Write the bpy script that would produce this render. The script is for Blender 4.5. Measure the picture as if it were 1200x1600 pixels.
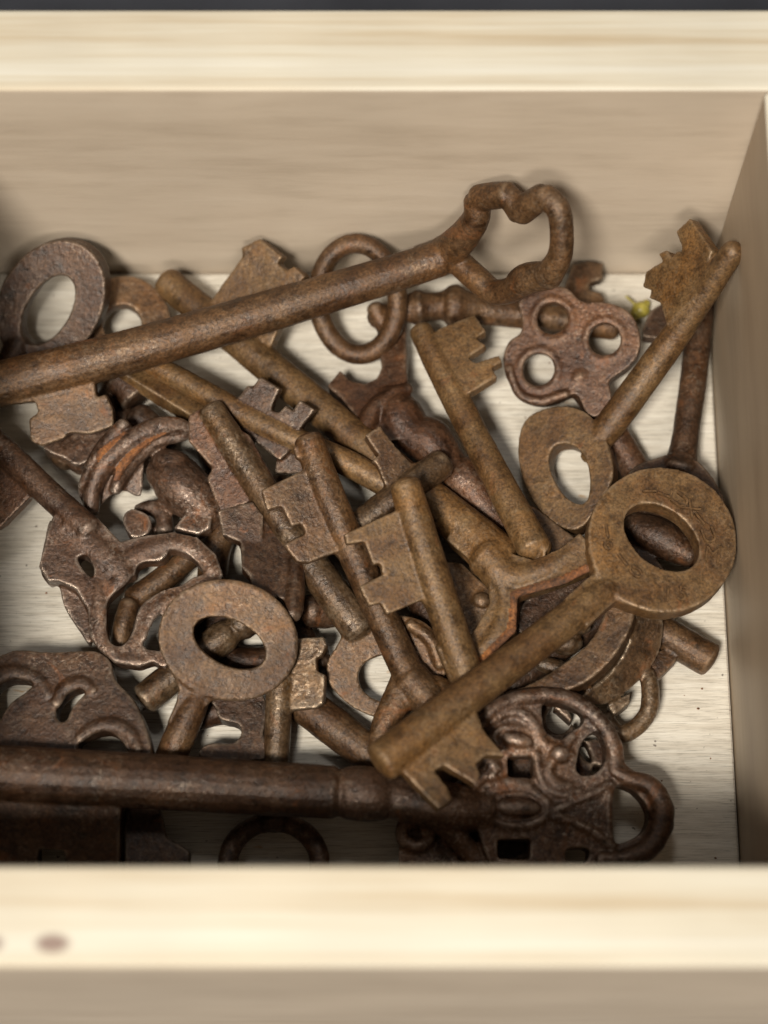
import bpy, bmesh, math, random
import numpy as np
from mathutils import Vector, Matrix, geometry
from mathutils.bvhtree import BVHTree

random.seed(7)
SC = bpy.context.scene
COL = SC.collection
for o in list(bpy.data.objects):
    bpy.data.objects.remove(o)
R = math.radians

# ------------------------------------------------------------------ camera
FPX = 3400.0                 # focal length measured in photograph pixels (1200 x 1600)
TILT = R(20.0)               # tilt of the view away from straight down
DIST = 0.40                  # metres from the lens to the pile
AIM = Vector((0.0, 0.0, 0.009))
FWD = Vector((0, math.sin(TILT), -math.cos(TILT)))
UPV = Vector((0, math.cos(TILT), math.sin(TILT)))
RGT = Vector((1, 0, 0))
CAMLOC = AIM - FWD * DIST
cam = bpy.data.cameras.new('camera')
cam.sensor_fit = 'VERTICAL'
cam.sensor_height = 36.0
cam.sensor_width = 27.0
cam.lens = 36.0 * FPX / 1600.0
cam.clip_start = 0.01
cam.clip_end = 50.0
cam.dof.use_dof = True
cam.dof.focus_distance = DIST - 0.006
cam.dof.aperture_fstop = 8.0
camo = bpy.data.objects.new('camera', cam)
camo.location = CAMLOC
camo.rotation_euler = (TILT, 0, 0)
COL.objects.link(camo)
SC.camera = camo

# ------------------------------------------------------------------ world, lamps, exposure
W = bpy.data.worlds.new('World')
SC.world = W
W.use_nodes = True
bg = W.node_tree.nodes['Background']
bg.inputs[0].default_value = (1.0, 0.93, 0.83, 1)
bg.inputs[1].default_value = 0.045


def area(name, loc, target, size, power, col):
    l = bpy.data.lights.new(name, 'AREA')
    l.shape = 'DISK'
    l.size = size
    l.energy = power
    l.color = col
    o = bpy.data.objects.new(name, l)
    o.location = loc
    o.rotation_euler = (Vector(target) - Vector(loc)).to_track_quat('-Z', 'Y').to_euler()
    COL.objects.link(o)
    return o


area('ceiling_lamp', (-0.25, -0.53, 1.08), (0, 0, 0), 0.22, 17.0, (1.0, 0.93, 0.82))
area('fill_light_near', (-0.05, -1.05, 1.0), (0, 0, 0), 0.40, 7.5, (1.0, 0.93, 0.82))  # added fill from the front, brightens the far wall
area('fill_light_far', (-0.10, 0.50, 1.25), (0, 0, 0), 0.22, 1.3, (1.0, 0.95, 0.87))  # added for highlights on shank tops, also fills the near wall's shadow

SC.view_settings.view_transform = 'Standard'
SC.view_settings.look = 'None'
SC.view_settings.exposure = 0.15
SC.view_settings.gamma = 1.0
SC.view_settings.use_curve_mapping = False
SC.render.engine = 'CYCLES'
SC.cycles.use_denoising = True
SC.cycles.max_bounces = 8


# ------------------------------------------------------------------ measuring helpers
def ray(x, y):
    return FWD + RGT * ((x - 600.0) / FPX) - UPV * ((y - 800.0) / FPX)


def P(x, y, z):
    """point of the place seen at photograph position x, y that lies z millimetres above the box floor"""
    d = ray(x, y)
    return CAMLOC + d * ((z * 0.001 - CAMLOC.z) / d.z)


def mmpp(z):
    return (CAMLOC.z - z * 0.001) / math.cos(TILT) / FPX


class Plane:
    def __init__(self, *pts):
        if len(pts) == 1 and not isinstance(pts[0], tuple):
            self.p = Vector((0, 0, pts[0] * 0.001)); self.n = Vector((0, 0, 1))
        else:
            a, b, c = [P(*q) for q in pts]
            self.p = a
            self.n = (b - a).cross(c - a).normalized()
            if self.n.z < 0:
                self.n.negate()

    def at(self, x, y):
        d = ray(x, y)
        return CAMLOC + d * ((self.p - CAMLOC).dot(self.n) / d.dot(self.n))

    def z(self, x, y):
        return self.at(x, y).z * 1000.0

    def up(self, mm):
        q = Plane(0.0); q.n = self.n.copy(); q.p = self.p + self.n * (mm * 0.001)
        return q


def Zm(ox, oy, s, pts):
    return [(ox + p[0] * s, oy + p[1] * s) + tuple(p[2:]) for p in pts]


def crom(pts, closed, n):
    """Catmull-Rom through tuples of any length"""
    A = np.array(pts, float)
    N = len(A)
    out = []
    segs = N if closed else N - 1
    for i in range(segs):
        if closed:
            p0, p1, p2, p3 = A[(i - 1) % N], A[i], A[(i + 1) % N], A[(i + 2) % N]
        else:
            p1, p2 = A[i], A[i + 1]
            p0 = A[i - 1] if i > 0 else 2 * p1 - p2
            p3 = A[i + 2] if i + 2 < N else 2 * p2 - p1
        for k in range(n):
            t = k / n
            out.append(0.5 * ((2 * p1) + (-p0 + p2) * t + (2 * p0 - 5 * p1 + 4 * p2 - p3) * t * t
                              + (-p0 + 3 * p1 - 3 * p2 + p3) * t ** 3))
    if not closed:
        out.append(A[-1])
    return [tuple(float(v) for v in q) for q in out]


# ------------------------------------------------------------------ raw shapes: (verts, faces) in world metres
def tube(pts, plane=None, closed=False, n=6, flat=1.0, res=18, cap=0.6, smooth=True):
    """pts: (x, y, z_mm, r_px) or, with a plane, (x, y, r_px)"""
    if plane is not None:
        pts = [(p[0], p[1], plane.z(p[0], p[1]), p[2]) for p in pts]
    if smooth and len(pts) > 2:
        pts = crom(pts, closed, n)
    elif not closed and len(pts) == 2:
        a, b = np.array(pts[0], float), np.array(pts[1], float)
        pts = [tuple(a + (b - a) * k / 4) for k in range(5)]
    C = [P(p[0], p[1], p[2]) for p in pts]
    Rr = [p[3] * mmpp(p[2]) for p in pts]
    N = len(C)
    up0 = plane.n if plane is not None else Vector((0, 0, 1))
    T = []
    for i in range(N):
        a = C[(i - 1) % N] if (closed or i > 0) else C[i]
        b = C[(i + 1) % N] if (closed or i < N - 1) else C[i]
        T.append((b - a).normalized())
    if not closed and cap > 0:
        def ext(c, t, r, s):
            o = []
            for f, q in ((0.5, 0.86), (0.85, 0.52), (1.0, 0.12)):
                o.append((c + t * (s * r * cap * f), r * q, t))
            return o
        e0 = ext(C[0], T[0], Rr[0], -1)[::-1]
        e1 = ext(C[-1], T[-1], Rr[-1], 1)
        C = [e[0] for e in e0] + C + [e[0] for e in e1]
        Rr = [e[1] for e in e0] + Rr + [e[1] for e in e1]
        T = [e[2] for e in e0] + T + [e[2] for e in e1]
        N = len(C)
    V = []
    F = []
    for i in range(N):
        side = T[i].cross(up0)
        if side.length < 1e-3:
            side = Vector((1, 0, 0))
        side.normalize()
        up = side.cross(T[i]).normalized()
        for k in range(res):
            a = 2 * math.pi * k / res
            V.append(C[i] + side * (math.cos(a) * Rr[i]) + up * (math.sin(a) * Rr[i] * flat))
    for i in range(N if closed else N - 1):
        j = (i + 1) % N
        for k in range(res):
            l = (k + 1) % res
            F.append((i * res + k, i * res + l, j * res + l, j * res + k))
    if not closed:
        F.append(tuple(range(res))[::-1])
        F.append(tuple((N - 1) * res + k for k in range(res)))
    return V, F


def plate(outline, plane, th, holes=(), smooth=False, hsmooth=True, n=4):
    """slab of th millimetres whose mid plane is `plane`"""
    if smooth:
        outline = crom(outline, True, n)
    hs = [crom(h, True, n) if hsmooth else h for h in holes]
    loops = [outline] + list(hs)
    u = plane.n.orthogonal().normalized()
    v = plane.n.cross(u)
    polys = []
    for lp in loops:
        polys.append([plane.at(p[0], p[1]) for p in lp])
    flat = []
    for pl in polys:
        flat.append([Vector(((q - plane.p).dot(u), (q - plane.p).dot(v), 0)) for q in pl])
    tri = geometry.tessellate_polygon(flat)
    allp = [q for pl in polys for q in pl]
    n_ = len(allp)
    off = plane.n * (th * 0.0005)
    V = [q + off for q in allp] + [q - off for q in allp]
    F = []
    for t in tri:
        a, b, c = t
        if (allp[b] - allp[a]).cross(allp[c] - allp[a]).dot(plane.n) < 0:
            a, c = c, a
        F.append((a, b, c)); F.append((c + n_, b + n_, a + n_))
    s = 0
    for fl in flat:
        m = len(fl)
        area2 = sum(fl[i].x * fl[(i + 1) % m].y - fl[(i + 1) % m].x * fl[i].y for i in range(m))
        outer = (s == 0)
        ccw = area2 > 0
        for i in range(m):
            j = (i + 1) % m
            q = (s + i, s + j, s + j + n_, s + i + n_)
            if ccw == outer:
                q = q[::-1]
            F.append(q)
        s += m
    return V, F


def ell(cx, cy, rx, ry, rot=0, n=28):
    c, s = math.cos(R(rot)), math.sin(R(rot))
    o = []
    for k in range(n):
        a = 2 * math.pi * k / n
        x, y = rx * math.cos(a), ry * math.sin(a)
        o.append((cx + x * c - y * s, cy + x * s + y * c))
    return o


def blob(x, y, z, rx, ry=None, rzmm=None, rot=0):
    ry = ry or rx
    c = P(x, y, z)
    m = mmpp(z)
    rz = (rzmm * 0.001) if rzmm else min(rx, ry) * m
    V, F = [], []
    nu, nv = 18, 10
    cr, sr = math.cos(R(-rot)), math.sin(R(-rot))
    for j in range(1, nv):
        t = math.pi * j / nv
        for i in range(nu):
            a = 2 * math.pi * i / nu
            X, Y = rx * m * math.sin(t) * math.cos(a), ry * m * math.sin(t) * math.sin(a)
            V.append(c + Vector((X * cr - Y * sr, X * sr + Y * cr, rz * math.cos(t))))
    V.append(c + Vector((0, 0, rz))); V.append(c - Vector((0, 0, rz)))
    for j in range(nv - 2):
        for i in range(nu):
            k = (i + 1) % nu
            F.append((j * nu + i, (j + 1) * nu + i, (j + 1) * nu + k, j * nu + k))
    top, bot = len(V) - 2, len(V) - 1
    for i in range(nu):
        k = (i + 1) % nu
        F.append((top, i, k)); F.append((bot, (nv - 2) * nu + k, (nv - 2) * nu + i))
    return V, F


def merge(shapes):
    V, F = [], []
    for v, f in shapes:
        s = len(V)
        V += list(v)
        F += [tuple(i + s for i in q) for q in f]
    return V, F


# ------------------------------------------------------------------ materials
def nodes(name):
    m = bpy.data.materials.new(name)
    m.use_nodes = True
    nt = m.node_tree
    b = nt.nodes['Principled BSDF']
    return m, nt, b


def N(nt, typ, **kw):
    n = nt.nodes.new(typ)
    for k, v in kw.items():
        if k.startswith('_'):
            n.inputs[k[1:]].default_value = v
        else:
            setattr(n, k, v)
    return n


def noise(nt, vec, scale, detail=4.0, rough=0.6, dist=0.0):
    n = nt.nodes.new('ShaderNodeTexNoise')
    n.inputs['Scale'].default_value = scale
    n.inputs['Detail'].default_value = detail
    n.inputs['Roughness'].default_value = rough
    n.inputs['Distortion'].default_value = dist
    nt.links.new(vec, n.inputs['Vector'])
    return n.outputs['Fac']


def ramp(nt, fac, stops, interp='LINEAR'):
    n = nt.nodes.new('ShaderNodeValToRGB')
    n.color_ramp.interpolation = interp
    el = n.color_ramp.elements
    while len(el) < len(stops):
        el.new(0.5)
    for e, (p, c) in zip(el, stops):
        e.position = p
        e.color = (c[0], c[1], c[2], 1) if isinstance(c, tuple) else (c, c, c, 1)
    nt.links.new(fac, n.inputs['Fac'])
    return n.outputs['Color']


def mixc(nt, fac, a, b, mode='MIX'):
    n = nt.nodes.new('ShaderNodeMix')
    n.data_type = 'RGBA'
    n.blend_type = mode
    for sock, v in ((n.inputs[0], fac), (n.inputs[6], a), (n.inputs[7], b)):
        if isinstance(v, (int, float)):
            sock.default_value = v
        elif isinstance(v, tuple):
            sock.default_value = (v[0], v[1], v[2], 1)
        else:
            nt.links.new(v, sock)
    return n.outputs[2]


def mth(nt, op, a, b=0.0, clamp=False):
    n = nt.nodes.new('ShaderNodeMath')
    n.operation = op
    n.use_clamp = clamp
    for i, v in enumerate((a, b)):
        if isinstance(v, (int, float)):
            n.inputs[i].default_value = v
        else:
            nt.links.new(v, n.inputs[i])
    return n.outputs[0]


def shift_coords(nt):
    tc = nt.nodes.new('ShaderNodeTexCoord')
    return tc.outputs['Object']


def rust(name, dark, mid, light, orange=0.0, wear=0.5, metal=0.45, rough=0.5, pit=1.0, sheen=(0.30, 0.26, 0.25)):
    m, nt, b = nodes(name)
    L = nt.links
    v = shift_coords(nt)
    big = noise(nt, v, 95.0, 5, 0.62, 0.4)
    med = noise(nt, v, 420.0, 6, 0.68, 0.2)
    fin = noise(nt, v, 1900.0, 4, 0.7)
    vor = N(nt, 'ShaderNodeTexVoronoi')
    vor.inputs['Scale'].default_value = 1100.0
    L.new(v, vor.inputs['Vector'])
    base = ramp(nt, mth(nt, 'ADD', mth(nt, 'MULTIPLY', big, 0.55), mth(nt, 'MULTIPLY', med, 0.45)),
                [(0.36, dark), (0.50, mid), (0.64, light)])
    grit = ramp(nt, fin, [(0.34, 0.40), (0.52, 1.0), (0.68, 1.55)])
    base = mixc(nt, 0.85, base, grit, 'MULTIPLY')
    pits = ramp(nt, med, [(0.36, 0.45), (0.47, 1.0)])
    base = mixc(nt, 0.55, base, pits, 'MULTIPLY')
    hue = ramp(nt, noise(nt, v, 60.0, 4, 0.6, 0.6), [(0.40, (0.86, 0.74, 0.62)), (0.52, (1.0, 1.0, 1.0)), (0.64, (1.22, 1.05, 0.80))])
    base = mixc(nt, 0.9, base, hue, 'MULTIPLY')
    om = ramp(nt, noise(nt, v, 150.0, 6, 0.7, 0.8), [(0.62 - 0.16 * orange, 0.0), (0.74 - 0.14 * orange, 1.0)])
    om = mth(nt, 'MULTIPLY', om, min(1.0, 0.35 + orange))
    base = mixc(nt, om, base, (0.25, 0.085, 0.022))
    at = N(nt, 'ShaderNodeAttribute', attribute_name='wear')
    w = mth(nt, 'MULTIPLY', at.outputs['Fac'], ramp(nt, med, [(0.40, 0.25), (0.58, 1.0)]))
    w = mth(nt, 'MULTIPLY', w, wear, True)
    base = mixc(nt, w, base, sheen)
    # rubbed patches where bare metal glints through the rust as fine specks
    rub = ramp(nt, noise(nt, v, 70.0, 4, 0.6, 0.5), [(0.46, 0.05), (0.60, 1.0)])
    spk = ramp(nt, noise(nt, v, 1250.0, 3, 0.65, 0.6), [(0.52, 0.0), (0.64, 1.0)])
    bl = mth(nt, 'MULTIPLY', mth(nt, 'MULTIPLY', rub, spk), 0.46 * wear, True)
    bare = mth(nt, 'MAXIMUM', w, bl)
    base = mixc(nt, bl, base, sheen)
    L.new(base, b.inputs['Base Color'])
    L.new(mth(nt, 'ADD', mth(nt, 'MULTIPLY', bare, 0.60), metal * 0.65, True), b.inputs['Metallic'])
    rg = mth(nt, 'ADD', mth(nt, 'MULTIPLY', med, 0.7), rough - 0.29)
    rg = mth(nt, 'SUBTRACT', rg, mth(nt, 'MULTIPLY', bare, 0.34), True)
    rg = mth(nt, 'ADD', rg, mth(nt, 'MULTIPLY', om, 0.25), True)
    L.new(rg, b.inputs['Roughness'])
    b.inputs['Specular IOR Level'].default_value = 0.55
    h = mth(nt, 'ADD', mth(nt, 'MULTIPLY', med, 0.40), mth(nt, 'MULTIPLY', fin, 0.38))
    h = mth(nt, 'ADD', h, mth(nt, 'MULTIPLY', vor.outputs['Distance'], 0.18))
    bp = N(nt, 'ShaderNodeBump')
    bp.inputs['Strength'].default_value = 0.85
    bp.inputs['Distance'].default_value = 0.00042 * pit
    L.new(h, bp.inputs['Height'])
    L.new(bp.outputs['Normal'], b.inputs['Normal'])
    return m


M = {}
M['ochre'] = rust('rust_ochre', (0.072, 0.036, 0.012), (0.122, 0.067, 0.025), (0.168, 0.099, 0.041), 0.08, 0.50, 0.35, 0.46, 0.7, (0.36, 0.26, 0.165))
M['brown'] = rust('rust_brown', (0.042, 0.020, 0.008), (0.090, 0.047, 0.020), (0.148, 0.082, 0.037), 0.20, 0.50, 0.45, 0.40, 0.9, (0.38, 0.28, 0.19))
M['dark'] = rust('rust_dark', (0.025, 0.012, 0.006), (0.057, 0.028, 0.014), (0.098, 0.052, 0.027), 0.16, 0.60, 0.50, 0.38, 0.9, (0.37, 0.29, 0.22))
M['plum'] = rust('rust_plum', (0.034, 0.017, 0.010), (0.078, 0.042, 0.025), (0.135, 0.080, 0.052), 0.28, 0.80, 0.55, 0.34, 0.9, (0.48, 0.39, 0.32))
M['red'] = rust('rust_red', (0.036, 0.015, 0.007), (0.076, 0.034, 0.016), (0.124, 0.060, 0.029), 0.18, 0.55, 0.50, 0.38, 0.9, (0.40, 0.29, 0.21))
M['grey'] = rust('rust_grey', (0.044, 0.024, 0.011), (0.090, 0.054, 0.027), (0.152, 0.098, 0.054), 0.10, 0.75, 0.50, 0.34, 0.9, (0.46, 0.36, 0.26))
M['orange'] = rust('rust_orange', (0.050, 0.024, 0.011), (0.160, 0.062, 0.020), (0.380, 0.160, 0.052), 0.3, 0.1, 0.05, 0.85, 1.4)


def wood(name, c0, c1, c2, sx, sy, sz, rough=0.5, bump=0.0002, spots=0.0, knots=(), lines=0.35):
    """grain runs along the axis with the smallest scale"""
    m, nt, b = nodes(name)
    L = nt.links
    tc = nt.nodes.new('ShaderNodeTexCoord')
    mp = N(nt, 'ShaderNodeMapping')
    mp.inputs['Scale'].default_value = (sx, sy, sz)
    L.new(tc.outputs['Object'], mp.inputs['Vector'])
    v = mp.outputs['Vector']
    g1 = noise(nt, v, 1.0, 5, 0.6, 0.3)
    g2 = noise(nt, v, 4.5, 5, 0.7, 0.1)
    big = noise(nt, tc.outputs['Object'], 22.0, 3, 0.5)
    f = mth(nt, 'ADD', mth(nt, 'MULTIPLY', g1, 0.6), mth(nt, 'MULTIPLY', g2, 0.4))
    col = ramp(nt, f, [(0.34, c0), (0.50, c1), (0.66, c2)])
    col = mixc(nt, lines, col, ramp(nt, g2, [(0.36, 0.55), (0.47, 1.0), (0.65, 1.06)]), 'MULTIPLY')
    col = mixc(nt, 0.5, col, ramp(nt, big, [(0.35, 0.86), (0.65, 1.10)]), 'MULTIPLY')
    if spots:
        mp2 = N(nt, 'ShaderNodeMapping')
        mp2.inputs['Scale'].default_value = (120, 420, 300)
        L.new(tc.outputs['Object'], mp2.inputs['Vector'])
        st = ramp(nt, noise(nt, mp2.outputs['Vector'], 1.0, 3, 0.6), [(0.70, 0.0), (0.76, 1.0)])
        col = mixc(nt, mth(nt, 'MULTIPLY', st, spots), col, (0.42, 0.24, 0.09))
        dk = ramp(nt, noise(nt, tc.outputs['Object'], 700.0, 2, 0.5), [(0.735, 0.0), (0.77, 1.0)])
        col = mixc(nt, mth(nt, 'MULTIPLY', dk, 0.75), col, (0.07, 0.05, 0.035))
    for (kx, ky, kz, kr) in knots:
        sub = N(nt, 'ShaderNodeVectorMath', operation='SUBTRACT')
        L.new(tc.outputs['Object'], sub.inputs[0]); sub.inputs[1].default_value = (kx, ky, kz)
        sc = N(nt, 'ShaderNodeVectorMath', operation='MULTIPLY')
        L.new(sub.outputs[0], sc.inputs[0]); sc.inputs[1].default_value = (0.55, 1.0, 0.4)
        ln = N(nt, 'ShaderNodeVectorMath', operation='LENGTH')
        L.new(sc.outputs[0], ln.inputs[0])
        k = ramp(nt, mth(nt, 'DIVIDE', ln.outputs['Value'], kr), [(0.55, 1.0), (1.0, 0.0)])
        col = mixc(nt, mth(nt, 'MULTIPLY', k, 0.8), col, (0.15, 0.075, 0.062))
    L.new(col, b.inputs['Base Color'])
    b.inputs['Roughness'].default_value = rough
    bp = N(nt, 'ShaderNodeBump')
    bp.inputs['Strength'].default_value = 0.6
    bp.inputs['Distance'].default_value = bump
    L.new(f, bp.inputs['Height'])
    L.new(bp.outputs['Normal'], b.inputs['Normal'])
    return m


# ------------------------------------------------------------------ the box
def tag(o, label=None, cat=None, group=None, kind=None):
    if label: o['label'] = label
    if cat: o['category'] = cat
    if group: o['group'] = group
    if kind: o['kind'] = kind
    return o


def empty(name, loc=(0, 0, 0)):
    o = bpy.data.objects.new(name, None)
    o.empty_display_size = 0.01
    o.location = loc
    COL.objects.link(o)
    return o


def board(name, lo, hi, mat, parent, bev=0.0009, org=None):
    bm = bmesh.new()
    bmesh.ops.create_cube(bm, size=1.0)
    c = [(a + b) / 2 for a, b in zip(lo, hi)]
    for v in bm.verts:
        v.co = Vector([v.co[i] * (hi[i] - lo[i]) for i in range(3)])
    bmesh.ops.bevel(bm, geom=list(bm.edges), offset=bev, segments=3, profile=0.6, affect='EDGES')
    me = bpy.data.meshes.new(name)
    bm.to_mesh(me); bm.free()
    for p in me.polygons:
        p.use_smooth = False
    me.materials.append(mat)
    o = bpy.data.objects.new(name, me)
    o.location = c
    COL.objects.link(o)
    if parent is not None:
        o.parent = parent
    return o


YB = P(600, 424, 0).y                      # inner face of the far wall
lo_, hi_ = 0.0, 150.0
for _ in range(50):                        # wall height that puts the far rim where it is seen
    mid_ = (lo_ + hi_) / 2
    if P(600, 140, mid_).y < YB:
        hi_ = mid_
    else:
        lo_ = mid_
HW = lo_                                   # wall height in mm
YB2 = P(600, 14, HW).y
YF = P(600, 1352, HW).y
YF2 = P(600, 1511, HW).y
XR = P(1195, 140, HW).x
XL = P(-164, 800, HW).x
print('BOX h %.1f mm  yb %.4f yb2 %.4f yf %.4f yf2 %.4f xl %.4f xr %.4f' % (HW, YB, YB2, YF, YF2, XL, XR))
H = HW * 0.001
TH = 0.004
kx = P(82, 1474, HW); kx2 = P(-22, 1474, HW)
fc = ((XL + XR) / 2 + 0.002, (YF + YF2) / 2, (H - TH) / 2)
KN = [(kx.x - fc[0], kx.y - fc[1], H - fc[2], 0.0017), (kx2.x - fc[0], kx2.y - fc[1], H - fc[2], 0.0017)]
EC = ((0.46, 0.37, 0.25), (0.575, 0.53, 0.435), (0.64, 0.62, 0.555))
FC = ((0.45, 0.37, 0.285), (0.52, 0.435, 0.342), (0.56, 0.475, 0.38))
M['edge_far'] = wood('ply_edge_far', *EC, 3, 140, 140, 0.5, lines=0.06)
M['edge_near'] = wood('ply_edge_near', *EC, 3, 140, 140, 0.5, lines=0.06, knots=KN)
M['edge_side'] = wood('ply_edge_side', *EC, 140, 3, 140, 0.5, lines=0.06)
M['face_long'] = wood('veneer_long', *FC, 9, 60, 60, 0.5, lines=0.05)
M['face_side_shaded'] = wood('veneer_side_shaded', (0.30, 0.225, 0.155), (0.345, 0.265, 0.185), (0.39, 0.305, 0.215), 60, 9, 60, 0.5, lines=0.05)  # long veneer made darker: the side wall's shade is put into its colour
M['ply'] = wood('plywood_bottom', (0.47, 0.42, 0.345), (0.61, 0.565, 0.485), (0.71, 0.675, 0.60), 50, 1300, 300, 0.36, 0.00012, spots=0.8, lines=0.75)
m, nt, b = nodes('slate_tabletop')
tc = nt.nodes.new('ShaderNodeTexCoord')
nt.links.new(ramp(nt, noise(nt, tc.outputs['Object'], 40, 4), [(0.3, (0.020, 0.022, 0.030)), (0.7, (0.034, 0.037, 0.048))]), b.inputs['Base Color'])
b.inputs['Roughness'].default_value = 0.6
M['table'] = m

table = board('tabletop', (-0.6, -0.6, -0.034), (0.6, 0.7, -TH - 0.0002), M['table'], None)
tag(table, kind='structure')
box = empty('wooden_box', ((XL + XR) / 2, (YB + YF) / 2, -TH))
tag(box, 'open pale pine box with a plywood bottom holding the rusty keys', 'box')


def boxpart(name, lo, hi, mat, top=None):
    o = board(name, lo, hi, mat, None)
    o.parent = box
    o.location = Vector(o.location) - Vector(box.location)
    if top:
        o.data.materials.append(top)
        for p in o.data.polygons:
            p.material_index = 1 if p.normal.z > 0.5 else 0
    return o


boxpart('wall_board', (XL - 0.014, YB, -TH + 0.0001), (XR + 0.018, YB2, H), M['face_long'], M['edge_far'])
boxpart('wall_board', (XL - 0.014, YF2, -TH + 0.0001), (XR + 0.018, YF, H), M['face_long'], M['edge_near'])
boxpart('wall_board', (XR, YF + 0.0002, -TH + 0.0001), (XR + 0.0178, YB - 0.0002, H - 0.0003), M['face_side_shaded'], M['edge_side'])
boxpart('wall_board', (XL - 0.0138, YF + 0.0002, -TH + 0.0001), (XL, YB - 0.0002, H - 0.0003), M['face_side_shaded'], M['edge_side'])
boxpart('bottom_panel', (XL + 0.0002, YF + 0.0003, -TH), (XR - 0.0002, YB - 0.0003, 0.0), M['ply'])

# ------------------------------------------------------------------ key builder
TEX = {}
for nm, sc in (('coarse', 0.0042), ('fine', 0.0011)):
    t = bpy.data.textures.new('relief_' + nm, 'CLOUDS')
    t.noise_scale = sc
    t.noise_depth = 3
    TEX[nm] = t

JOBS = []


def key(name, label, cat, parts, mat, vox=0.30, sm=1, rough=1.0, group='rusty keys in the box'):
    """parts: list of (part name, [shapes], material or None)"""
    JOBS.append(dict(name=name, label=label, cat=cat, parts=parts, mat=mat, vox=vox, sm=sm, rough=rough, group=group))


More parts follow.
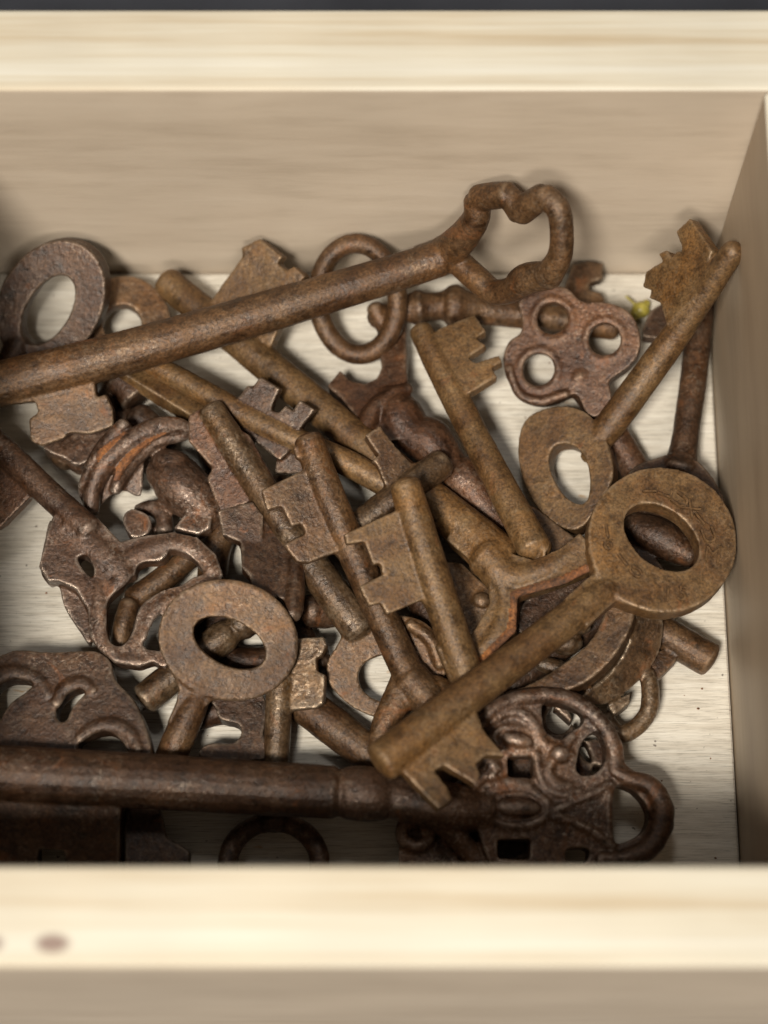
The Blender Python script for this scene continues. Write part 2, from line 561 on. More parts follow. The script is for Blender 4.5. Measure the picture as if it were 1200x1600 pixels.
def finish():
    temps = []
    for J in JOBS:
        V, F = merge([s for p in J['parts'] for s in p[1]])
        A = np.array([tuple(v) for v in V])
        c = Vector(((A[:, 0].min() + A[:, 0].max()) / 2, (A[:, 1].min() + A[:, 1].max()) / 2, A[:, 2].min()))
        J['c'] = c
        me = bpy.data.meshes.new('tmp')
        me.from_pydata([tuple(v - c) for v in V], [], F)
        o = bpy.data.objects.new('tmp', me)
        COL.objects.link(o)
        r = o.modifiers.new('r', 'REMESH'); r.mode = 'VOXEL'; r.voxel_size = J['vox'] * 0.001
        s = o.modifiers.new('s', 'SMOOTH'); s.factor = 0.5; s.iterations = J['sm']
        d = o.modifiers.new('d', 'DISPLACE'); d.texture = TEX['coarse']; d.strength = 0.00021 * J['rough']; d.mid_level = 0.5; d.texture_coords = 'LOCAL'
        d = o.modifiers.new('e', 'DISPLACE'); d.texture = TEX['fine']; d.strength = 0.00008 * J['rough']; d.mid_level = 0.5; d.texture_coords = 'LOCAL'
        J['o'] = o
    bpy.context.view_layer.update()
    dg = bpy.context.evaluated_depsgraph_get()
    tot = 0
    for J in JOBS:
        o = J['o']
        ev = o.evaluated_get(dg)
        me = ev.to_mesh()
        nv, nf = len(me.vertices), len(me.polygons)
        co = np.empty(nv * 3); me.vertices.foreach_get('co', co); co = co.reshape(-1, 3)
        no = np.empty(nv * 3); me.vertices.foreach_get('normal', no); no = no.reshape(-1, 3)
        ed = np.empty(len(me.edges) * 2, np.int32); me.edges.foreach_get('vertices', ed); ed = ed.reshape(-1, 2)
        ls = np.empty(nf, np.int32); me.polygons.foreach_get('loop_start', ls)
        lt = np.empty(nf, np.int32); me.polygons.foreach_get('loop_total', lt)
        li = np.empty(len(me.loops), np.int32); me.loops.foreach_get('vertex_index', li)
        ce = np.empty(nf * 3); me.polygons.foreach_get('center', ce); ce = ce.reshape(-1, 3)
        ev.to_mesh_clear()
        # convexity of the surface at every vertex, in two passes of averaging: where hands and pockets wear it bright
        d = co[ed[:, 1]] - co[ed[:, 0]]
        cv = np.zeros(nv); ct = np.zeros(nv)
        np.add.at(cv, ed[:, 0], -(d * no[ed[:, 0]]).sum(1)); np.add.at(ct, ed[:, 0], 1)
        np.add.at(cv, ed[:, 1], (d * no[ed[:, 1]]).sum(1)); np.add.at(ct, ed[:, 1], 1)
        cv /= np.maximum(ct, 1)
        for _ in range(2):
            s2 = cv.copy(); 
            np.add.at(s2, ed[:, 0], cv[ed[:, 1]]); np.add.at(s2, ed[:, 1], cv[ed[:, 0]])
            cv = s2 / (ct + 1)
        wear = np.clip((cv / (J['vox'] * 0.001) - 0.032) / 0.075, 0, 1)
        c = J['c']
        root = empty(J['name'], c)
        tag(root, J['label'], J['cat'], J['group'])
        parts = J['parts']
        if len(parts) == 1:
            lab = np.zeros(nf, np.int32)
        else:
            dist = np.empty((len(parts), nf))
            for k, p in enumerate(parts):
                V, F = merge(p[1])
                bv = BVHTree.FromPolygons([v - c for v in V], F)
                fn = bv.find_nearest
                dist[k] = [fn(q)[3] or 0.0 for q in ce.tolist()]
            lab = dist.argmin(0)
        for k, p in enumerate(parts):
            fs = np.nonzero(lab == k)[0]
            if len(fs) == 0:
                continue
            loops = np.concatenate([li[ls[f]:ls[f] + lt[f]] for f in fs])
            uq, inv = np.unique(loops, return_inverse=True)
            m2 = bpy.data.meshes.new(p[0])
            m2.vertices.add(len(uq)); m2.vertices.foreach_set('co', co[uq].ravel())
            m2.loops.add(len(loops)); m2.loops.foreach_set('vertex_index', inv.astype(np.int32))
            m2.polygons.add(len(fs))
            m2.polygons.foreach_set('loop_start', np.concatenate([[0], np.cumsum(lt[fs])[:-1]]).astype(np.int32))
            m2.update(calc_edges=True)
            m2.polygons.foreach_set('use_smooth', np.ones(len(fs), bool))
            at = m2.attributes.new('wear', 'FLOAT', 'POINT')
            at.data.foreach_set('value', wear[uq].astype(np.float32))
            m2.normals_split_custom_set_from_vertices(no[uq].tolist())
            m2.materials.append(M[p[2] if len(p) > 2 and p[2] else J['mat']])
            po = bpy.data.objects.new(p[0], m2)
            COL.objects.link(po)
            po.parent = root
            J.setdefault('po', {})[p[0]] = po
            tot += len(fs) * 2
        J['root'] = root
        mx = co + np.array(c)
        msg = ''
        if mx[:, 1].max() > YB + 0.0003: msg += ' BACK+%.1fmm' % ((mx[:, 1].max() - YB) * 1e3)
        if mx[:, 0].max() > XR + 0.0003: msg += ' RIGHT+%.1fmm' % ((mx[:, 0].max() - XR) * 1e3)
        if mx[:, 0].min() < XL - 0.0003: msg += ' LEFT%.1fmm' % ((mx[:, 0].min() - XL) * 1e3)
        if mx[:, 1].min() < YF - 0.0003 : msg += ' FRONT%.1fmm' % ((mx[:, 1].min() - YF) * 1e3)
        if mx[:, 2].min() < -0.0006: msg += ' FLOOR%.1fmm' % (mx[:, 2].min() * 1e3)
        if msg: print('HIT', J['name'], J['label'][:40], msg)
        me_ = o.data
        bpy.data.objects.remove(o)
        bpy.data.meshes.remove(me_)
    print('KEY TRIS', tot)


# ---- long thick key lying across the top of the pile, bow raised against the far wall
pl = Plane((700, 400, 21), (760, 440, 23), (810, 290, 43))
key('long_key', 'long thick round-shanked key across the upper pile, open angular bow against the far wall', 'key', [
    ('shaft', [tube([(-12, 603, 13, 36), (40, 590, 13.4, 37), (180, 555, 15, 36), (400, 492, 17, 34), (600, 432, 19.5, 31), (690, 403, 21, 30)], n=5)]),
    ('bow', [tube([(660, 410, 30), (692, 398, 30), (722, 372, 27), (744, 340, 23), (745, 312, 22)], pl),
             tube([(746, 309, 22), (770, 306, 23), (796, 304, 22)], pl, smooth=False, cap=.4), tube([(794, 305, 20), (814, 330, 24)], pl, smooth=False), tube([(814, 330, 24), (848, 306, 22)], pl, smooth=False),
             tube([(850, 306, 22), (872, 326, 21), (878, 365, 20), (874, 402, 21), (856, 432, 24)], pl),
             tube([(858, 430, 24), (822, 436, 26), (800, 452, 22), (772, 456, 21), (750, 440, 22), (715, 408, 22)], pl.up(-.8))]),
    ('bit', [plate([(-14, 636), (57, 628), (62, 645), (47, 657), (50, 690), (68, 698), (100, 686), (112, 677), (143, 679), (180, 667), (178, 640), (167, 617),
                    (152, 622), (147, 570), (-14, 600)], Plane((0, 610, 12.5), (150, 575, 14), (60, 690, 9.5)), 3.4)]),
], 'brown', vox=0.34, rough=.8)

# ---- thick ring in the far left corner
pk2 = Plane((85, 390, 17), (85, 560, 5), (0, 470, 10))
key('ring_bow_key', 'dark key with a thick rounded ring bow leaning in the far left corner', 'key', [
    ('bow', [plate(ell(84, 470, 80, 102, 30, 40), pk2, 4.6, [ell(80, 482, 33, 60, 31, 28)])]),
    ('shaft', [tube([(32, 535, 6, 24), (10, 590, 4, 24), (0, 620, 3.5, 22)])]),
], 'dark', vox=0.32, sm=4)

# ---- flat ring next to it
pk3 = Plane((205, 430, 6), (205, 600, 4), (260, 500, 5))
key('flat_ring_key', 'brown flat-ring key half hidden under the long shank beside the thick corner ring', 'key', [
    ('bow', [plate(ell(196, 512, 72, 78, 0, 32), pk3, 3.0, [ell(192, 510, 30, 30)])]),
    ('shaft', [tube([(200, 580, 4.2, 21), (160, 640, 4, 21), (120, 690, 3.8, 21), (95, 720, 3.6, 20)])]),
], 'brown')

# ---- big ochre key running diagonally under everything
pb4 = Plane((300, 475, 7), (420, 570, 7), (410, 378, 15.5))
pw4 = Plane((700, 800, 10), (905, 850, 14), (760, 1030, 10))
key('forked_bow_key', 'long ochre key running diagonally under the pile, forked bow with bright orange inner edge', 'key', [
    ('shaft', [tube([(262, 442, 6.5, 26), (430, 580, 7.5, 28), (600, 722, 8.5, 29), (720, 820, 10, 34), (780, 876, 10.5, 40)], n=4)]),
    ('bit', [plate([(300, 500), (336, 468), (383, 402), (382, 388), (410, 374), (446, 402), (438, 412), (452, 424), (463, 417), (482, 432), (466, 452), (420, 560), (380, 560)], pb4, 3.2)]),
    ('bow', [plate([(735, 800), (790, 868), (840, 882), (880, 862), (908, 840), (918, 850), (928, 885), (915, 897), (880, 912), (810, 935), (805, 985), (770, 1020), (745, 1052),
                    (715, 1060), (700, 1040), (745, 990), (768, 950), (765, 905), (700, 850)], pw4, 6.0),
             tube([(760, 870, 34), (800, 902, 26), (850, 892, 22), (900, 862, 16)], pw4.up(1.2)), tube([(775, 890, 30), (790, 930, 20), (780, 985, 20), (740, 1030, 18)], pw4.up(1.2))]),
    ('rusted_edge', [tube([(921, 886, 7), (880, 906, 7), (845, 916, 7), (803, 929, 8), (799, 985, 8), (768, 1014, 7), (742, 1044, 6)], pw4.up(2.6), smooth=False, flat=.8)], 'orange'),
], 'ochre', vox=0.32)

# ---- ring bow key with turned collars behind
pk6 = Plane((560, 370, 17), (560, 568, 4), (482, 465, 9.5))
key('collared_ring_key', 'slim oval-ring key with turned collars passing under the long shank and three-hole bow', 'key', [
    ('bow', [tube([(p[0], p[1], 16.5) for p in ell(559, 467, 62, 87, -4, 20)], pk6, closed=True, n=2), blob(598, 495, 7, 26, 22), tube([(585, 480, 9, 14), (605, 520, 7, 15), (600, 540, 6, 12)])]),
    ('collar', [tube([(618, 484, 7, 20), (640, 482, 7, 24), (655, 481, 7, 30), (668, 480, 7, 24), (690, 478, 6.8, 24), (702, 478, 6.8, 34), (715, 479, 6.8, 35), (728, 480, 6.7, 28), (745, 482, 6.5, 24)], n=4)]),
    ('shaft', [tube([(735, 482, 6.5, 24), (860, 498, 4.2, 22), (958, 512, 3.2, 21)])]),
    ('bit', [plate([(868, 495), (882, 450), (893, 418), (920, 412), (941, 416), (940, 440), (920, 446), (918, 458), (938, 462), (944, 476), (935, 520)], Plane((860, 500, 4.2), (960, 515, 3.4), (915, 420, 4.5)), 3.0)]),
], 'brown')

# ---- trefoil bow
pk5 = Plane((863, 498, 10.5), (945, 530, 11), (843, 590, 7.5))
key('trefoil_key', 'dark reddish key with a three-holed trefoil bow near the far right corner', 'key', [
    ('bow', [plate(Zm(680, 260, .4333, [(305, 500), (330, 470), (370, 445), (420, 435), (480, 450), (520, 490), (560, 500), (610, 498), (670, 515), (715, 550), (738, 610), (735, 680), (700, 730),
                    (650, 765), (628, 790), (640, 850), (600, 905), (550, 900), (520, 840), (490, 830), (430, 855), (360, 862), (300, 830), (262, 770), (250, 700), (270, 640), (310, 610), (318, 560)]),
                   pk5, 4.6, [ell(864, 499, 25, 26), ell(945, 531, 26, 27), ell(842, 578, 26, 27)], smooth=True, n=3),
             ] + [tube([(p[0], p[1], 7) for p in ell(cx, cy, 31, 32, 0, 14)], pk5.up(2.1), closed=True, n=2, flat=.55) for cx, cy in ((864, 499), (945, 531), (842, 578))]
     + [tube([(795, 575, 7), (812, 615, 8), (845, 627, 8), (885, 615, 7)], pk5.up(2.1))]),
    ('shaft', [tube([(905, 590, 8, 30), (930, 632, 6.5, 22), (960, 680, 5, 24), (985, 722, 4, 24), (1030, 800, 3.6, 23)])]),
], 'red', vox=0.30)

# ---- small-bit key in the middle upper part
pk7 = Plane((655, 510, 10), (840, 860, 14.5), (770, 560, 11.5))
key('stepped_bit_key', 'olive brown key lying on bare plywood, stepped bit pointing right, blunt lower end', 'key', [
    ('shaft', [tube([(657, 516, 10, 19), (700, 600, 10.6, 23), (770, 735, 12, 24), (830, 848, 13.5, 27), (836, 860, 13.8, 27)], n=4, cap=.5)]),
    ('bit', [plate([(672, 545), (684, 519), (741, 496), (760, 522), (743, 533), (760, 544), (732, 563), (743, 572), (780, 559), (785, 570), (768, 579), (777, 593), (732, 620), (712, 600)], pk7.up(.3), 2.6),
             plate([(730, 618), (748, 660), (755, 668), (757, 676), (735, 680), (715, 600)], pk7.up(0), 2.2)]),
], 'ochre', sm=1)
key('broken_bow_key', 'dark triangular broken bow tucked between the oval flat ring and the forked bow', 'key', [
    ('bow', [plate([(800, 780), (840, 800), (905, 850), (895, 900), (830, 890)], Plane((820, 800, 5), (900, 850, 6), (840, 880, 5)), 4.5)]),
], 'brown', sm=3)

# ---- flat oval ring with the long rod to the upper right
pk8 = Plane((830, 735, 4.5), (940, 700, 9), (900, 830, 6))
pb8 = Plane((1000, 605, 15), (1148, 391, 36), (1030, 440, 22))
key('oval_ring_key', 'key with flat oval ring bow and rod reaching the right wall, jagged bit', 'key', [
    ('bow', [plate([(878, 640), (920, 650), (950, 690), (962, 735), (955, 770), (930, 810), (905, 832), (870, 822), (838, 790), (818, 740), (815, 690), (832, 655)], pk8, 4.6,
                   [[(886, 698), (910, 708), (924, 740), (925, 775), (915, 792), (893, 785), (872, 760), (862, 728), (868, 705)]], smooth=True)]),
    ('shaft', [tube([(918, 715, 7.4, 12), (932, 692, 8.6, 20), (960, 655, 11, 25), (1050, 532, 20, 24), (1147, 391, 36, 20)], n=4, cap=.7)]),
    ('bit', [plate(Zm(680, 260, .4333, [(1015, 310), (935, 192), (885, 240), (912, 312), (888, 310), (868, 334), (850, 308), (822, 318), (838, 350), (800, 368), (775, 385), (765, 440), (796, 450), (788, 480), (828, 496), (850, 580), (950, 480)]), pb8, 2.6)]),
], 'ochre', sm=1)

# ---- right hand key whose shaft runs down to a ring under the lettered ring
pk9 = Plane((1050, 720, 6), (1120, 800, 7), (1000, 900, 6))
key('dark_ring_key', 'dark key along the right wall with its ring bow lying under the lettered ring', 'key', [
    ('shaft', [tube([(1096, 470, 5.5, 22), (1085, 580, 5.5, 22), (1068, 700, 6, 22), (1062, 735, 6, 34)], n=4)]),
    ('bow', [plate([(1060, 715), (1092, 730), (1118, 762), (1132, 800), (1125, 880), (1080, 930), (1010, 930), (965, 880), (965, 800), (985, 742), (1020, 725)], pk9, 5.0, [[(1020, 860), (1080, 850), (1090, 890), (1050, 905)]], smooth=True),
             tube([(985, 820, 22), (1030, 840, 30), (1080, 870, 20)], pk9.up(2.2))]),
    ('bit', [plate([(1100, 480), (1040, 474), (1015, 490), (1002, 520), (1003, 530), (1030, 534), (1045, 530), (1095, 560)], Plane(5.5), 2.8)]),
], 'dark')

# ---- lettered ring key, top of the pile on the right
pk10 = Plane((920, 850, 17.8), (1140, 850, 15.2), (600, 1210, 22.5))
key('lettered_ring_key', 'ochre key on top at right with a broad flat ring bow bearing stamped letters', 'key', [
    ('bow', [plate(ell(1031, 850, 117, 112, 28, 40), pk10, 4.4, [ell(1030, 846, 66, 43, 38, 28)]), plate([(914, 862), (925, 900), (908, 915), (880, 940), (915, 985), (942, 958), (960, 944), (990, 955), (960, 900)], pk10.up(-.2), 4.0)]),
    ('shaft', [tube([(990, 884, pk10.z(990, 884) - .6, 12), (958, 912, pk10.z(958, 912) - .3, 20), (925, 939, pk10.z(925, 939), 26), (760, 1065, pk10.z(760, 1065), 29), (597, 1190, pk10.z(597, 1190), 33)], n=4, cap=.35)]),
    ('bit', [plate([(730, 1085), (745, 1120), (752, 1142), (788, 1185), (758, 1183), (741, 1197), (749, 1212), (741, 1229), (717, 1214), (692, 1199), (676, 1206), (699, 1236), (706, 1252), (684, 1268),
                    (624, 1205), (612, 1206), (600, 1190)], pk10.up(-.2), 3.0)]),
], 'ochre', sm=1, rough=.8)

# ---- two middle keys with E-shaped bits
pk11 = Plane((634, 745, 23), (730, 1062, 14), (545, 850, 21.5))
key('ochre_bit_key', 'ochre key pointing up mid-pile, broad square-notched bit, lower end under the lettered key', 'key', [
    ('shaft', [tube([(634, 758, 22.6, 25), (650, 815, 21, 27), (690, 940, 17.5, 27), (735, 1075, 13.4, 26)], n=4, cap=.5)]),
    ('bit', [plate([(640, 788), (613, 801), (537, 836), (541, 852), (568, 847), (575, 866), (582, 884), (593, 881), (597, 899), (561, 917), (567, 932), (576, 948), (594, 943), (603, 961), (660, 938), (680, 900)], pk11, 2.6),
             plate([(655, 930), (672, 965), (692, 1010), (680, 1010), (705, 1070), (725, 1050), (690, 930)], pk11.up(-.3), 2.4)]),
], 'ochre', sm=1, rough=.8)
pk12 = Plane((480, 680, 19), (640, 1050, 9), (410, 780, 17.5))
key('worn_bit_key', 'brown key with shiny worn shank beside the ochre one, square-notched bit, Y-shaped bow underneath', 'key', [
    ('shaft', [tube([(482, 688, 18.6, 24), (520, 790, 16, 26), (580, 925, 12, 25), (643, 1065, 9, 25)], n=4, cap=.5)]),
    ('bit', [plate([(500, 722), (474, 736), (408, 768), (417, 799), (440, 793), (455, 824), (471, 819), (476, 836), (442, 852), (453, 866), (463, 879), (481, 881), (530, 862), (550, 820)], pk12, 2.6),
             plate([(474, 735), (472, 722), (462, 716), (458, 700), (475, 690), (500, 720)], pk12, 2.4),
             plate([(520, 862), (535, 880), (575, 960), (625, 1040), (600, 960), (550, 850)], pk12.up(-.4), 2.4)]),
    ('bow', [tube([(640, 1055, 9, 27), (622, 1092, 8.5, 24), (600, 1135, 8, 20), (598, 1180, 7, 19), (630, 1220, 6.5, 19), (690, 1215, 6.5, 19), (735, 1160, 7, 19), (725, 1110, 8, 22), (690, 1085, 8.5, 26), (650, 1078, 9, 26)], n=4, flat=.75),
             tube([(640, 1060, 9, 30), (670, 1095, 8.6, 30)])]),
], 'brown', sm=1)

# ---- key left of the middle with red bit
pk13 = Plane((330, 640, 15), (560, 985, 8), (330, 760, 11.5))
pr13 = Plane((560, 980, 7.5), (520, 1040, 5.5), (690, 1050, 5.5))
key('red_bit_key', 'key with worn bright shank and dark red bit, pierced ring bow below the middle', 'key', [
    ('shaft', [tube([(330, 640, 15, 21), (375, 710, 13.5, 24), (440, 812, 11.5, 25), (500, 900, 10, 27), (562, 982, 8, 30)], n=4, cap=.5)]),
    ('bow', [plate([(540, 968), (575, 975), (610, 962), (655, 968), (685, 995), (698, 1035), (690, 1065), (655, 1095), (615, 1122), (580, 1118), (545, 1100), (515, 1068), (512, 1035), (525, 1012), (535, 992)], pr13, 3.6,
                   [[(590, 1026), (620, 1020), (648, 1030), (662, 1050), (652, 1075), (625, 1092), (595, 1096), (568, 1080), (560, 1055), (570, 1036)]], smooth=True),
             tube([(640, 975, 9), (672, 1000, 10), (688, 1040, 9)], pr13.up(1.8))], 'brown'),
    ('bit', [plate([(315, 640), (296, 650), (296, 690), (318, 715), (333, 732), (325, 748), (335, 775), (346, 802), (395, 785), (440, 770), (390, 680)], pk13.up(-.4), 2.4)], 'red'),
], 'grey')

# ---- thin key with notched bit above it
pk14 = Plane((300, 600, 12), (600, 755, 12.5), (440, 615, 14.5))
key('thin_key', 'thin key crossing left of centre, dark bit with two square teeth pointing up right', 'key', [
    ('shaft', [tube([(235, 568, 11, 18), (300, 602, 11.5, 19), (420, 668, 12, 20), (540, 722, 11.5, 21), (612, 762, 11, 21)], n=4)], 'ochre'),
    ('bit', [plate([(350, 640), (376, 620), (389, 603), (398, 604), (409, 589), (440, 608), (430, 628), (426, 642), (438, 646), (449, 634), (459, 643), (471, 626), (494, 641), (472, 670), (460, 700), (440, 720), (400, 690)], pk14, 2.6),
             plate([(440, 690), (470, 700), (500, 720), (480, 740), (430, 740)], pk14.up(-1.2), 2.4)]),
], 'dark', sm=1)
pk15 = Plane((690, 722, 12), (620, 775, 12.5), (590, 690, 14))
key('short_tip_key', 'shiny short shank tip poking out behind the ochre bit key, one square tooth', 'key', [
    ('shaft', [tube([(690, 724, 12, 24), (640, 762, 12.5, 25), (560, 822, 11, 24)], cap=.55)]),
    ('bit', [plate([(569, 683), (592, 668), (616, 700), (641, 727), (660, 722), (668, 732), (640, 770), (600, 760), (588, 730), (580, 722), (590, 714)], pk15, 2.8)], 'brown'),
], 'grey', sm=1)

# ---- ornate dark key in the upper middle
pk18 = Plane((620, 490, 3.0), (620, 640, 6.5), (520, 620, 5.0))
key('ornate_neck_key', 'dark ornate key with flared shield and bulging collars, partly under the olive key', 'key', [
    ('bow', [plate([(610, 470), (636, 500), (637, 590), (645, 640), (650, 690), (600, 700), (560, 665), (536, 632), (513, 612), (533, 587), (548, 603), (572, 609), (590, 600), (598, 582), (594, 560), (600, 520)], pk18, 4.2),
             tube([(565, 690, 11), (580, 650, 17), (610, 622, 16), (640, 606, 9)], pk18.up(1.8))]),
    ('collar', [tube([(605, 620, 6, 24), (622, 650, 6.3, 40), (645, 682, 6.5, 36), (668, 690, 6.5, 40), (690, 712, 6.3, 36), (705, 730, 6, 30), (722, 748, 6, 40), (745, 775, 6, 34), (775, 812, 5.5, 26), (800, 840, 5, 24)], n=4)]),
], 'red', vox=.30)

# ---- scrolled key, left
def z19(l): return Zm(60, 560, .25, l)
pl19 = Plane((130, 780, 9), (200, 680, 13), (310, 672, 12))
key('scrolled_key', 'ornate scroll-bowed key at left, curled leaf with bright orange rust streaks', 'key', [
    ('scroll', [tube(z19([(330, 960, 13), (345, 800, 15), (420, 660, 17), (560, 530, 18), (720, 440, 17), (860, 420, 14), (985, 455, 6)]), pl19, flat=.9),
                tube(z19([(280, 800, 9), (350, 650, 13), (440, 520, 14), (540, 410, 12)]), pl19.up(-.6)),
                tube(z19([(480, 830, 9), (530, 720, 12), (620, 610, 12), (760, 520, 10), (900, 490, 8), (970, 470, 4)]), pl19.up(-.6)),
                plate(z19([(250, 800), (360, 600), (540, 400), (600, 440), (700, 430), (900, 470), (760, 540), (660, 650), (640, 860), (500, 820), (330, 960)]), pl19.up(-2.4), 3.0, smooth=True, n=3)]),
    ('rust_streak', [tube(z19([(350, 720, 3), (395, 640, 7), (400, 600, 8), (470, 535, 6), (550, 470, 3)]), pl19.up(.9), flat=.6),
                     tube(z19([(480, 760, 4), (525, 670, 6), (600, 580, 6), (690, 510, 5), (790, 465, 3)]), pl19.up(1.2), flat=.6)], 'orange'),
    ('body', [plate(z19([(45, 570), (160, 490), (300, 450), (450, 430), (420, 600), (270, 700), (180, 660), (80, 620)]), Plane(5), 6.0, smooth=True, n=3),
              tube(z19([(770, 700, 7, 30), (840, 740, 8, 40), (920, 820, 8, 42), (1010, 900, 7.5, 38), (1090, 1000, 7, 28)]), n=4),
              blob(*z19([(840, 670)])[0], 9.5, 36, 26, 3.2, 20)]),
    ('curl', [tube(z19([(620, 945, 5, 9), (710, 935, 5.5, 13), (780, 990, 5.5, 14), (790, 1080, 5.5, 14)]), n=4), plate(z19([(535, 1020), (590, 965), (680, 995), (715, 1055), (690, 1120), (610, 1150), (560, 1100)]), Plane(7), 4.5, smooth=True, n=3),
              plate(z19([(850, 1080), (950, 950), (1090, 1000), (1080, 1080), (1000, 1120)]), Plane(8.5), 3.6)]),
], 'plum', vox=.30)

# ---- scalloped bow key, left
def z20(l): return Zm(0, 640, .31667, l)
pl20 = Plane((60, 740, 11), (330, 870, 9.6), (190, 1020, 8.6))
key('scalloped_bow_key', 'key entering from the left edge with a large pierced scalloped bow', 'key', [
    ('shaft', [tube([(-14, 686, 10.5, 22), (20, 718, 10.6, 23), (80, 775, 11, 22), (140, 830, 11.2, 24)], n=4)]),
    ('bow', [plate(z20([(270, 535), (380, 500), (480, 540), (600, 668), (700, 640), (860, 618), (980, 645), (1070, 730), (1105, 830), (1060, 960), (900, 1150), (820, 1290), (760, 1255), (690, 1280), (570, 1260), (500, 1205),
                        (450, 1130), (440, 1000), (380, 900), (300, 860), (245, 860), (200, 790), (240, 620)]), pl20, 4.4,
                   [z20([(390, 750), (430, 735), (468, 790), (465, 840), (430, 820)]),
                    z20([(850, 705), (940, 735), (1010, 820), (960, 840), (900, 880), (840, 895), (760, 930), (690, 1000), (650, 1130), (600, 1180), (550, 1160), (530, 1080), (530, 1000), (545, 945), (600, 890), (622, 850), (670, 830), (682, 790), (720, 765), (790, 760), (825, 735)]),
                    z20([(800, 1010), (815, 1180), (760, 1200), (715, 1180), (705, 1110), (730, 1050)])]),
             tube(z20([(330, 560, 13), (420, 640, 17), (520, 720, 20), (600, 800, 18), (560, 880, 9)]), pl20.up(2.0), flat=.38),
             tube(z20([(600, 750, 14), (720, 690, 12), (860, 655, 12), (980, 690, 12), (1050, 790, 11)]), pl20.up(2.0), flat=.38),
             tube(z20([(480, 850, 8), (490, 1000, 12), (500, 1130, 10), (580, 1220, 9), (690, 1240, 8)]), pl20.up(2.0), flat=.38),
             tube(z20([(860, 930, 10), (770, 980, 11), (720, 1060, 9), (700, 1130, 8)]), pl20.up(2.0), flat=.38),
             plate(z20([(270, 560), (230, 640), (205, 800), (250, 870), (292, 862), (322, 980), (400, 1105), (450, 1160), (460, 980), (380, 840)]), pl20.up(-3.2), 3.4, smooth=True, n=3)]),
    ('bit', [plate([(-20, 690), (0, 716), (46, 764), (50, 778), (8, 822), (-20, 838)], Plane((0, 700, 10), (60, 770, 10), (0, 810, 8)), 2.6)], 'red'),
], 'plum', vox=.30)
key('rod_key', 'brown shank seen through the opening of the scalloped bow', 'key', [
    ('shaft', [tube(z20([(930, 735, 5.2, 18), (800, 840, 5, 20), (660, 940, 4.6, 20)]), n=4), tube(z20([(640, 960, 6, 16), (610, 1060, 6, 17), (590, 1160, 5.5, 14)]), n=4)]),
], 'brown')

# ---- ring key lower left
pk21 = Plane((260, 1000, 13.2), (460, 1000, 12.0), (275, 1160, 7.6))
key('broad_ring_key', 'brown key with a broad flat ring bow at lower left, shank pointing down', 'key', [
    ('bow', [plate(ell(357, 1000, 110, 94, 14, 40), pk21, 4.0, [ell(359, 1004, 60, 35, 26, 26)]), plate([(262, 1035), (300, 1060), (372, 1085), (330, 1096), (318, 1108), (308, 1135), (262, 1128), (276, 1096), (280, 1075)], pk21.up(-.2), 3.6),
             tube([(p[0], p[1], 6) for p in ell(357, 1000, 103, 87, 14, 24)], pk21.up(1.75), closed=True, n=2, flat=.5)]),
    ('shaft', [tube([(326, 1050, pk21.z(326, 1050) - .6, 12), (309, 1088, pk21.z(309, 1088) - .4, 20), (292, 1125, pk21.z(292, 1125), 24), (268, 1180, pk21.z(268, 1180), 24), (245, 1240, 5.0, 23)], n=4)]),
], 'brown', sm=1, rough=.8)

# ---- small key with vertical shank
pk22 = Plane((435, 1000, 9), (432, 1250, 4.5), (500, 1050, 9))
key('small_key', 'small grey-brown key, shank straight down under the thick near key, plain open ring bow', 'key', [
    ('shaft', [tube([(447, 990, 9, 19), (437, 1080, 8, 21), (432, 1180, 6, 20), (428, 1270, 4.2, 22)], n=4)]),
    ('bit', [plate([(440, 1030), (464, 999), (507, 996), (512, 1010), (503, 1027), (495, 1029), (497, 1050), (510, 1056), (507, 1100), (497, 1107), (457, 1111), (440, 1112)], pk22.up(.3), 2.6)]),
    ('bow', [tube([(p[0], p[1], 4.0, 15.5) for p in ell(428, 1350, 72, 66, 0, 18)], closed=True, n=2, flat=.8), tube([(428, 1262, 4.2, 24), (428, 1285, 4.0, 26)])], 'dark'),
], 'grey', sm=1)

# ---- pierced plate lower left
def z23(l): return Zm(0, 960, .33333, l)
pl23 = Plane((0, 1040, 8), (200, 1060, 9), (60, 1170, 8))
key('pierced_bow_key', 'dark pierced bow lying at the left edge above the thick near shank', 'key', [
    ('bow', [plate(z23([(-66, 240), (0, 212), (90, 182), (250, 192), (380, 186), (470, 190), (530, 240), (550, 320), (640, 420), (700, 560), (712, 700), (560, 760), (-66, 740)]), pl23, 4.6,
                   [z23([(-20, 380), (10, 345), (70, 318), (160, 332), (150, 365), (60, 430), (0, 520), (-25, 470)]), z23([(385, 358), (416, 370), (350, 450), (318, 515), (280, 505), (276, 450), (315, 390)]),
                    z23([(380, 610), (440, 575), (520, 562), (575, 600), (605, 670), (500, 700), (390, 680)])], smooth=True, n=3),
             tube(z23([(-30, 300, 12), (60, 270, 12), (170, 300, 10), (230, 380, 9)]), pl23.up(2.1), flat=.55),
             tube(z23([(260, 420, 9), (300, 350, 11), (380, 320, 11), (440, 360, 9)]), pl23.up(2.1), flat=.55),
             tube(z23([(370, 580, 8), (440, 530, 10), (530, 515, 11), (610, 560, 11), (650, 640, 10)]), pl23.up(2.1), flat=.55)]),
    ('shaft', [tube([(60, 1165, 4.5, 22), (70, 1250, 4, 22)])]),
], 'dark', vox=.30)

